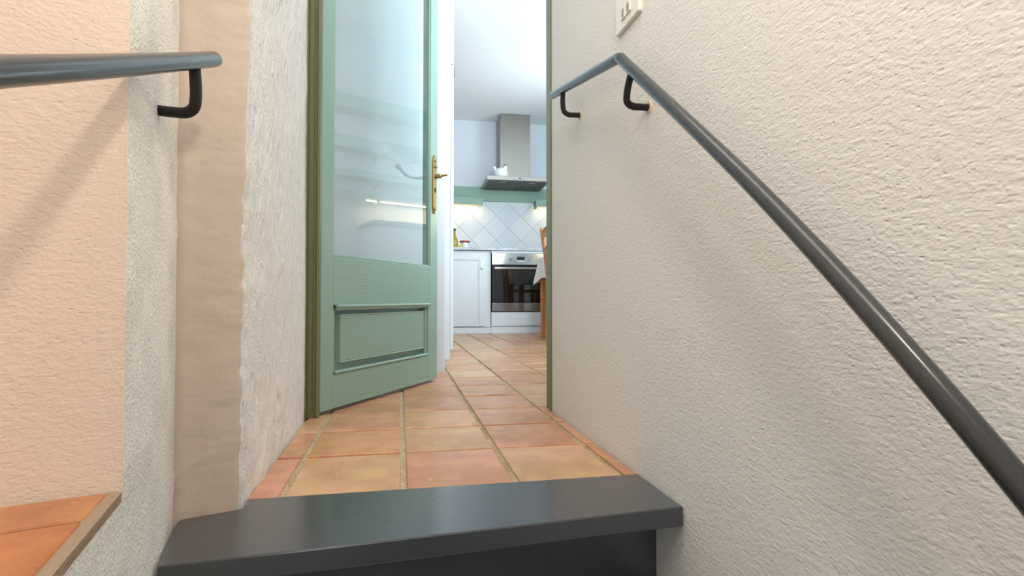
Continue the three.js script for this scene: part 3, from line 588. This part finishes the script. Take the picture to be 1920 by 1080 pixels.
{
  const h = kthing('ceramic_hen', 'white ceramic hen figurine sitting on the hood', 'figurine', 0.515, 1.635, 0.2);
  const pos = [[0, 0.0], [0.036, 0.002], [0.056, 0.02], [0.064, 0.045], [0.058, 0.072], [0.04, 0.093], [0.018, 0.104], [0.001, 0.107]];
  const body = lathe(pos, 26); body.scale(1.2, 1.16, 0.9);
  mesh('body', [body, new THREE.SphereGeometry(0.024, 16, 12).scale(1, 1.25, 1).translate(0.044, 0.118, 0), tube([new THREE.Vector3(0.03, 0.08, 0), new THREE.Vector3(0.04, 0.1, 0), new THREE.Vector3(0.044, 0.12, 0)], 0.024, 10, 12), new THREE.SphereGeometry(0.022, 14, 10).scale(0.8, 1.3, 0.7).rotateZ(0.5).translate(-0.066, 0.108, 0), tube([new THREE.Vector3(-0.04, 0.06, 0), new THREE.Vector3(-0.056, 0.085, 0), new THREE.Vector3(-0.066, 0.108, 0)], 0.018, 10, 12)], M.ceramic, h);
  mesh('comb', [0, 1, 2].map((i) => new THREE.SphereGeometry(0.009, 10, 8).translate(0.034 + i * 0.01, 0.149 - Math.abs(i - 1) * 0.003, 0)), M.comb, h, 'red-brown comb');
  mesh('beak', new THREE.ConeGeometry(0.006, 0.016, 10).rotateZ(-Math.PI / 2).translate(0.075, 0.118, 0), M.comb, h);
}
// green rail with lit light boxes
{
  const r = mesh('wall_rail', bx(-0.62, 1.335, 1.462, 1.618, 0.55, 0.584, 0.002), M.shelfGreen); r.position.copy(K(0, 0, 0)); r.rotation.y = -KT;
  tag(r, 'green painted wooden rail along the wall behind the hood', 'rail');
  for (const [a, b, label] of [[-0.6, 0.344, 'green pelmet with warm light left of the hood'], [0.945, 1.33, 'green pelmet with warm light right of the hood']]) {
    const g = kthing('light_pelmet', label, 'pelmet', (a + b) / 2, 1.4, 0.48, { group: 'lit pelmets under the green rail' });
    const w = (b - a) / 2;
    mesh('front_board', bx(-w, w, 0.0, 0.072, -0.06, -0.045, 0.002), M.shelfGreen, g);
    mesh('top_board', bx(-w, w, 0.05, 0.062, -0.045, 0.068), M.shelfGreen, g);
    mesh('end_board', a > 0 ? bx(-w, -w + 0.015, -0.02, 0.062, -0.045, 0.06, 0.002) : bx(w - 0.015, w, 0.0, 0.062, -0.045, 0.06, 0.002), M.shelfGreen, g);
    mesh('led_strip', bx(-w + 0.03, w - 0.03, 0.034, 0.042, -0.01, 0.02), M.led, g);
    const la = new THREE.RectAreaLight(new THREE.Color(1.0, 0.76, 0.42), 26, 2 * w - 0.06, 0.03); la.name = 'pelmet_led';
    const p = K((a + b) / 2, 1.4 + 0.032, 0.485); la.position.copy(p); la.rotation.set(-Math.PI / 2, 0, 0); la.rotation.order = 'YXZ'; la.rotation.set(-Math.PI / 2, -KT, 0); scene.add(la);
  }
}
// things on the worktop
{
  const j = kthing('storage_jar', 'small white pot with a flat reddish lid on the worktop', 'jar', 0.135, 0.878, 0.3);
  mesh('pot', lathe([[0, 0], [0.032, 0], [0.036, 0.01], [0.036, 0.075], [0.033, 0.08], [0, 0.08]]), M.ceramic, j);
  mesh('lid', lathe([[0, 0.08], [0.056, 0.081], [0.058, 0.088], [0.056, 0.095], [0, 0.098]]), M.redLid, j);
  const b = kthing('oil_bottle', 'yellow green oil bottle at the left end of the worktop', 'bottle', 0.025, 0.878, 0.3);
  mesh('bottle_body', lathe([[0, 0], [0.034, 0], [0.037, 0.006], [0.037, 0.1], [0.026, 0.125], [0.013, 0.145], [0.012, 0.2], [0.0, 0.2]]), M.oil, b);
  mesh('stopper', lathe([[0, 0.2], [0.013, 0.2], [0.014, 0.222], [0.008, 0.228], [0, 0.229]]), M.dark, b);
  const k = kthing('lemon', 'small yellow fruit between bottle and pot on the worktop', 'fruit', 0.078, 0.878, 0.25);
  mesh('fruit_body', new THREE.SphereGeometry(0.026, 18, 12).scale(1.2, 1, 1).translate(0, 0.026, 0), std('#d8c94e', { roughness: 0.5 }), k);
}
// tall cabinet behind the partition
{
  const t = thing('tall_cabinet', 'tall white cabinet edge behind the white wall end', 'cabinet', V(0, 0, 2.945));
  mesh('carcass', bx(-0.3, 0.286, 0, 2.3, 0, 0.6, 0.002), M.lacquer, t);
  for (const [y0, y1] of [[0.06, 1.735], [1.74, 2.3]]) mesh('cabinet_door', bx(0.287, 0.306, y0, y1, 0.002, 0.598, 0.003), M.lacquer, t);
  mesh('hinge', bx(0.3055, 0.312, 1.67, 1.72, 0.0, 0.02, 0.002), M.steelDull, t, 'small dark catch');
}

// chair, table and cloth
{
  const c = thing('dining_chair', 'wooden ladder-back chair at the edge of the door opening', 'chair', V(1.19, 0, 3.79));
  const half = 0.2, back = (s) => tube([new THREE.Vector3(0.0, 0, s), new THREE.Vector3(0.004, 0.25, s), new THREE.Vector3(0.004, 0.45, s), new THREE.Vector3(-0.012, 0.68, s), new THREE.Vector3(-0.048, 0.925, s)], 0.0175, 30, 10);
  for (const s of [-half, half]) mesh('leg', [back(s), cap(new THREE.Vector3(-0.048, 0.925, s), 0.0175)], M.wood, c);
  for (const s of [-half, half]) mesh('leg', cyl(new THREE.Vector3(0.37, 0, s), new THREE.Vector3(0.37, 0.44, s), 0.015, 0.019), M.wood, c);
  mesh('seat', bx(-0.005, 0.4, 0.435, 0.465, -0.22, 0.22, 0.012), M.wood, c);
  const slat = (y, h, x) => {
    const pts = []; const n = 14; const sh = [];
    for (let i = 0; i <= n; i++) { const t = i / n; sh.push([t * 2 * half - half, y + h / 2 + 0.018 * Math.sin(t * Math.PI)]); }
    for (let i = n; i >= 0; i--) { const t = i / n; sh.push([t * 2 * half - half, y - h / 2 + 0.006 * Math.sin(t * Math.PI)]); }
    const g = new THREE.ExtrudeGeometry(new THREE.Shape(sh.map(([a, b]) => new THREE.Vector2(a, b))), { depth: 0.012, bevelEnabled: false });
    g.rotateY(Math.PI / 2); g.translate(x - 0.006, 0, 0);
    const p = g.attributes.position; for (let i = 0; i < p.count; i++) { const z = p.getZ(i); p.setX(i, p.getX(i) - 0.022 * (1 - (z / half) ** 2)); } g.computeVertexNormals(); return boxUV(g);
  };
  mesh('slat', slat(0.875, 0.062, -0.04), M.wood, c);
  mesh('slat', slat(0.735, 0.058, -0.022), M.wood, c);
  mesh('slat', slat(0.6, 0.055, -0.006), M.wood, c);
  for (const s of [-half, half]) mesh('stretcher', cyl(new THREE.Vector3(0.003, 0.2, s), new THREE.Vector3(0.37, 0.2, s), 0.009), M.wood, c);
  mesh('stretcher', cyl(new THREE.Vector3(0.37, 0.26, -half), new THREE.Vector3(0.37, 0.26, half), 0.009), M.wood, c);
  mesh('stretcher', cyl(new THREE.Vector3(0.003, 0.26, -half), new THREE.Vector3(0.003, 0.26, half), 0.009), M.wood, c);

  const t = thing('dining_table', 'wooden table under a white cloth behind the chair', 'table', V(1.56, 0, 3.95));
  const hx = 0.29, hd = 0.55;
  mesh('tabletop', bx(-hx, hx, 0.7, 0.728, -hd, hd, 0.004), M.wood, t);
  for (const sx of [-1, 1]) for (const sd of [-1, 1]) mesh('leg', bx(sx * (hx - 0.03) - 0.028, sx * (hx - 0.03) + 0.028, 0, 0.7, sd * (hd - 0.03) - 0.028, sd * (hd - 0.03) + 0.028, 0.004), M.wood, t);
  mesh('apron', [bx(-hx + 0.05, hx - 0.05, 0.61, 0.7, -hd + 0.02, -hd + 0.04), bx(-hx + 0.05, hx - 0.05, 0.61, 0.7, hd - 0.04, hd - 0.02), bx(-hx + 0.02, -hx + 0.04, 0.61, 0.7, -hd + 0.05, hd - 0.05), bx(hx - 0.04, hx - 0.02, 0.61, 0.7, -hd + 0.05, hd - 0.05)], M.wood, t);
  // cloth: flat top, wavy skirt, long pointed corners
  const pos = [], idx = [], uv = [], n = 240, rings = 12;
  const ring = []; const ex = hx + 0.006, ed = hd + 0.006, per = 4 * (ex + ed);
  for (let i = 0; i < n; i++) { let s = i / n * per; let x, z, nx, nz; const seg = [2 * ex, 2 * ed, 2 * ex, 2 * ed]; let k = 0; while (s > seg[k]) { s -= seg[k]; k++; }
    if (k === 0) { x = -ex + s; z = -ed; nx = 0; nz = -1; } else if (k === 1) { x = ex; z = -ed + s; nx = 1; nz = 0; } else if (k === 2) { x = ex - s; z = ed; nx = 0; nz = 1; } else { x = -ex; z = ed - s; nx = -1; nz = 0; }
    const cd = Math.min(Math.hypot(x - ex, z - ed), Math.hypot(x + ex, z - ed), Math.hypot(x - ex, z + ed), Math.hypot(x + ex, z + ed)); ring.push([x, z, nx, nz, Math.max(0, 1 - cd / 0.16), i]); }
  pos.push(0, 0.731, 0); uv.push(0, 0);
  for (let r = 0; r <= rings; r++) for (const [x, z, nx, nz, cr, i] of ring) {
    if (r === 0) { pos.push(x * 0.985, 0.731, z * 0.985); uv.push(x, z); continue; }
    const v = (r - 1) / (rings - 1), drop = v * (0.19 + 0.06 * cr * cr), w = Math.sin(i * 0.42) * 0.5 + Math.sin(i * 0.19 + 1) * 0.5, sx = Math.sign(x), sz = Math.sign(z), o = (0.004 + 0.014 * v * (0.6 + 0.6 * w)) ;
    const dx = nx * (1 - cr) + sx * cr * 0.75, dz = nz * (1 - cr) + sz * cr * 0.75;
    pos.push(x + dx * (o + 0.05 * cr * cr * v), 0.731 - (v ? 0 : 0) - drop, z + dz * (o + 0.05 * cr * cr * v)); uv.push(x, z - drop);
  }
  for (let i = 0; i < n; i++) { const j = (i + 1) % n; idx.push(0, 1 + j, 1 + i); for (let r = 0; r < rings; r++) { const a = 1 + r * n + i, b = 1 + r * n + j; idx.push(a, b, a + n, b, b + n, a + n); } }
  const g = new THREE.BufferGeometry(); g.setAttribute('position', new THREE.Float32BufferAttribute(pos, 3)); g.setAttribute('uv', new THREE.Float32BufferAttribute(uv, 2)); g.setIndex(idx); g.computeVertexNormals();
  const cl = mesh('tablecloth', g, M.cloth); cl.position.copy(t.position); tag(cl, 'white tablecloth hanging over the wooden table', 'tablecloth');
}

// right wall of the kitchen, seen mirrored in the door glass: green shelves, a lit strip, a sideboard
{
  const at = (y) => V(KX1 - 0.006, y, 2.95);
  [[1.77, 0.1, 'topmost and thickest green shelf board on the right kitchen wall'], [1.48, 0.085, 'second green shelf board from the top on the right kitchen wall'], [1.258, 0.05, 'third green shelf board from the top on the right kitchen wall'], [1.115, 0.04, 'lowest green shelf board with a light beneath it']].forEach(([y, h, label], i) => {
    const s = thing('wall_shelf', label, 'shelf', at(y), 0, { group: 'green shelves on the right kitchen wall' });
    mesh('board', bx(-0.15, 0, -h / 2, h / 2, -1.05, 0.5, 0.003), M.shelfGreen, s);
    for (const d of [-0.4, 0.4]) mesh('shelf_bracket', bx(-0.13, 0, -h / 2 - 0.035, -h / 2, d - 0.01, d + 0.01, 0.002), M.shelfGreen, s);
    if (i === 3) {
      mesh('led_strip', bx(-0.1, -0.06, -h / 2 - 0.009, -h / 2 - 0.001, -0.48, 0.48), M.led, s);
      const la = new THREE.RectAreaLight(new THREE.Color(1.0, 0.76, 0.42), 60, 0.04, 0.96); la.name = 'shelf_led'; la.position.copy(V(KX1 - 0.086, y - h / 2 - 0.012, 2.95)); la.rotation.set(-Math.PI / 2, 0, 0); scene.add(la);
    }
  });
  const sb = thing('sideboard', 'white low sideboard below the lit green shelf', 'sideboard', V(KX1 - 0.004, 0, 2.88));
  mesh('cabinet_body', bx(-0.3, 0, 0.04, 0.88, -0.42, 0.42, 0.003), M.lacquer, sb);
  mesh('sideboard_top', bx(-0.32, 0, 0.88, 0.91, -0.44, 0.44, 0.004), M.marble, sb);
  mesh('plinth', bx(-0.28, 0, 0, 0.04, -0.4, 0.4), M.lacquer, sb);
  for (const [a, b] of [[-0.41, -0.005], [0.005, 0.41]]) mesh('cabinet_door', bx(-0.316, -0.3, 0.06, 0.86, a, b, 0.003), M.lacquer, sb);
}

renderer.render(scene, camera);
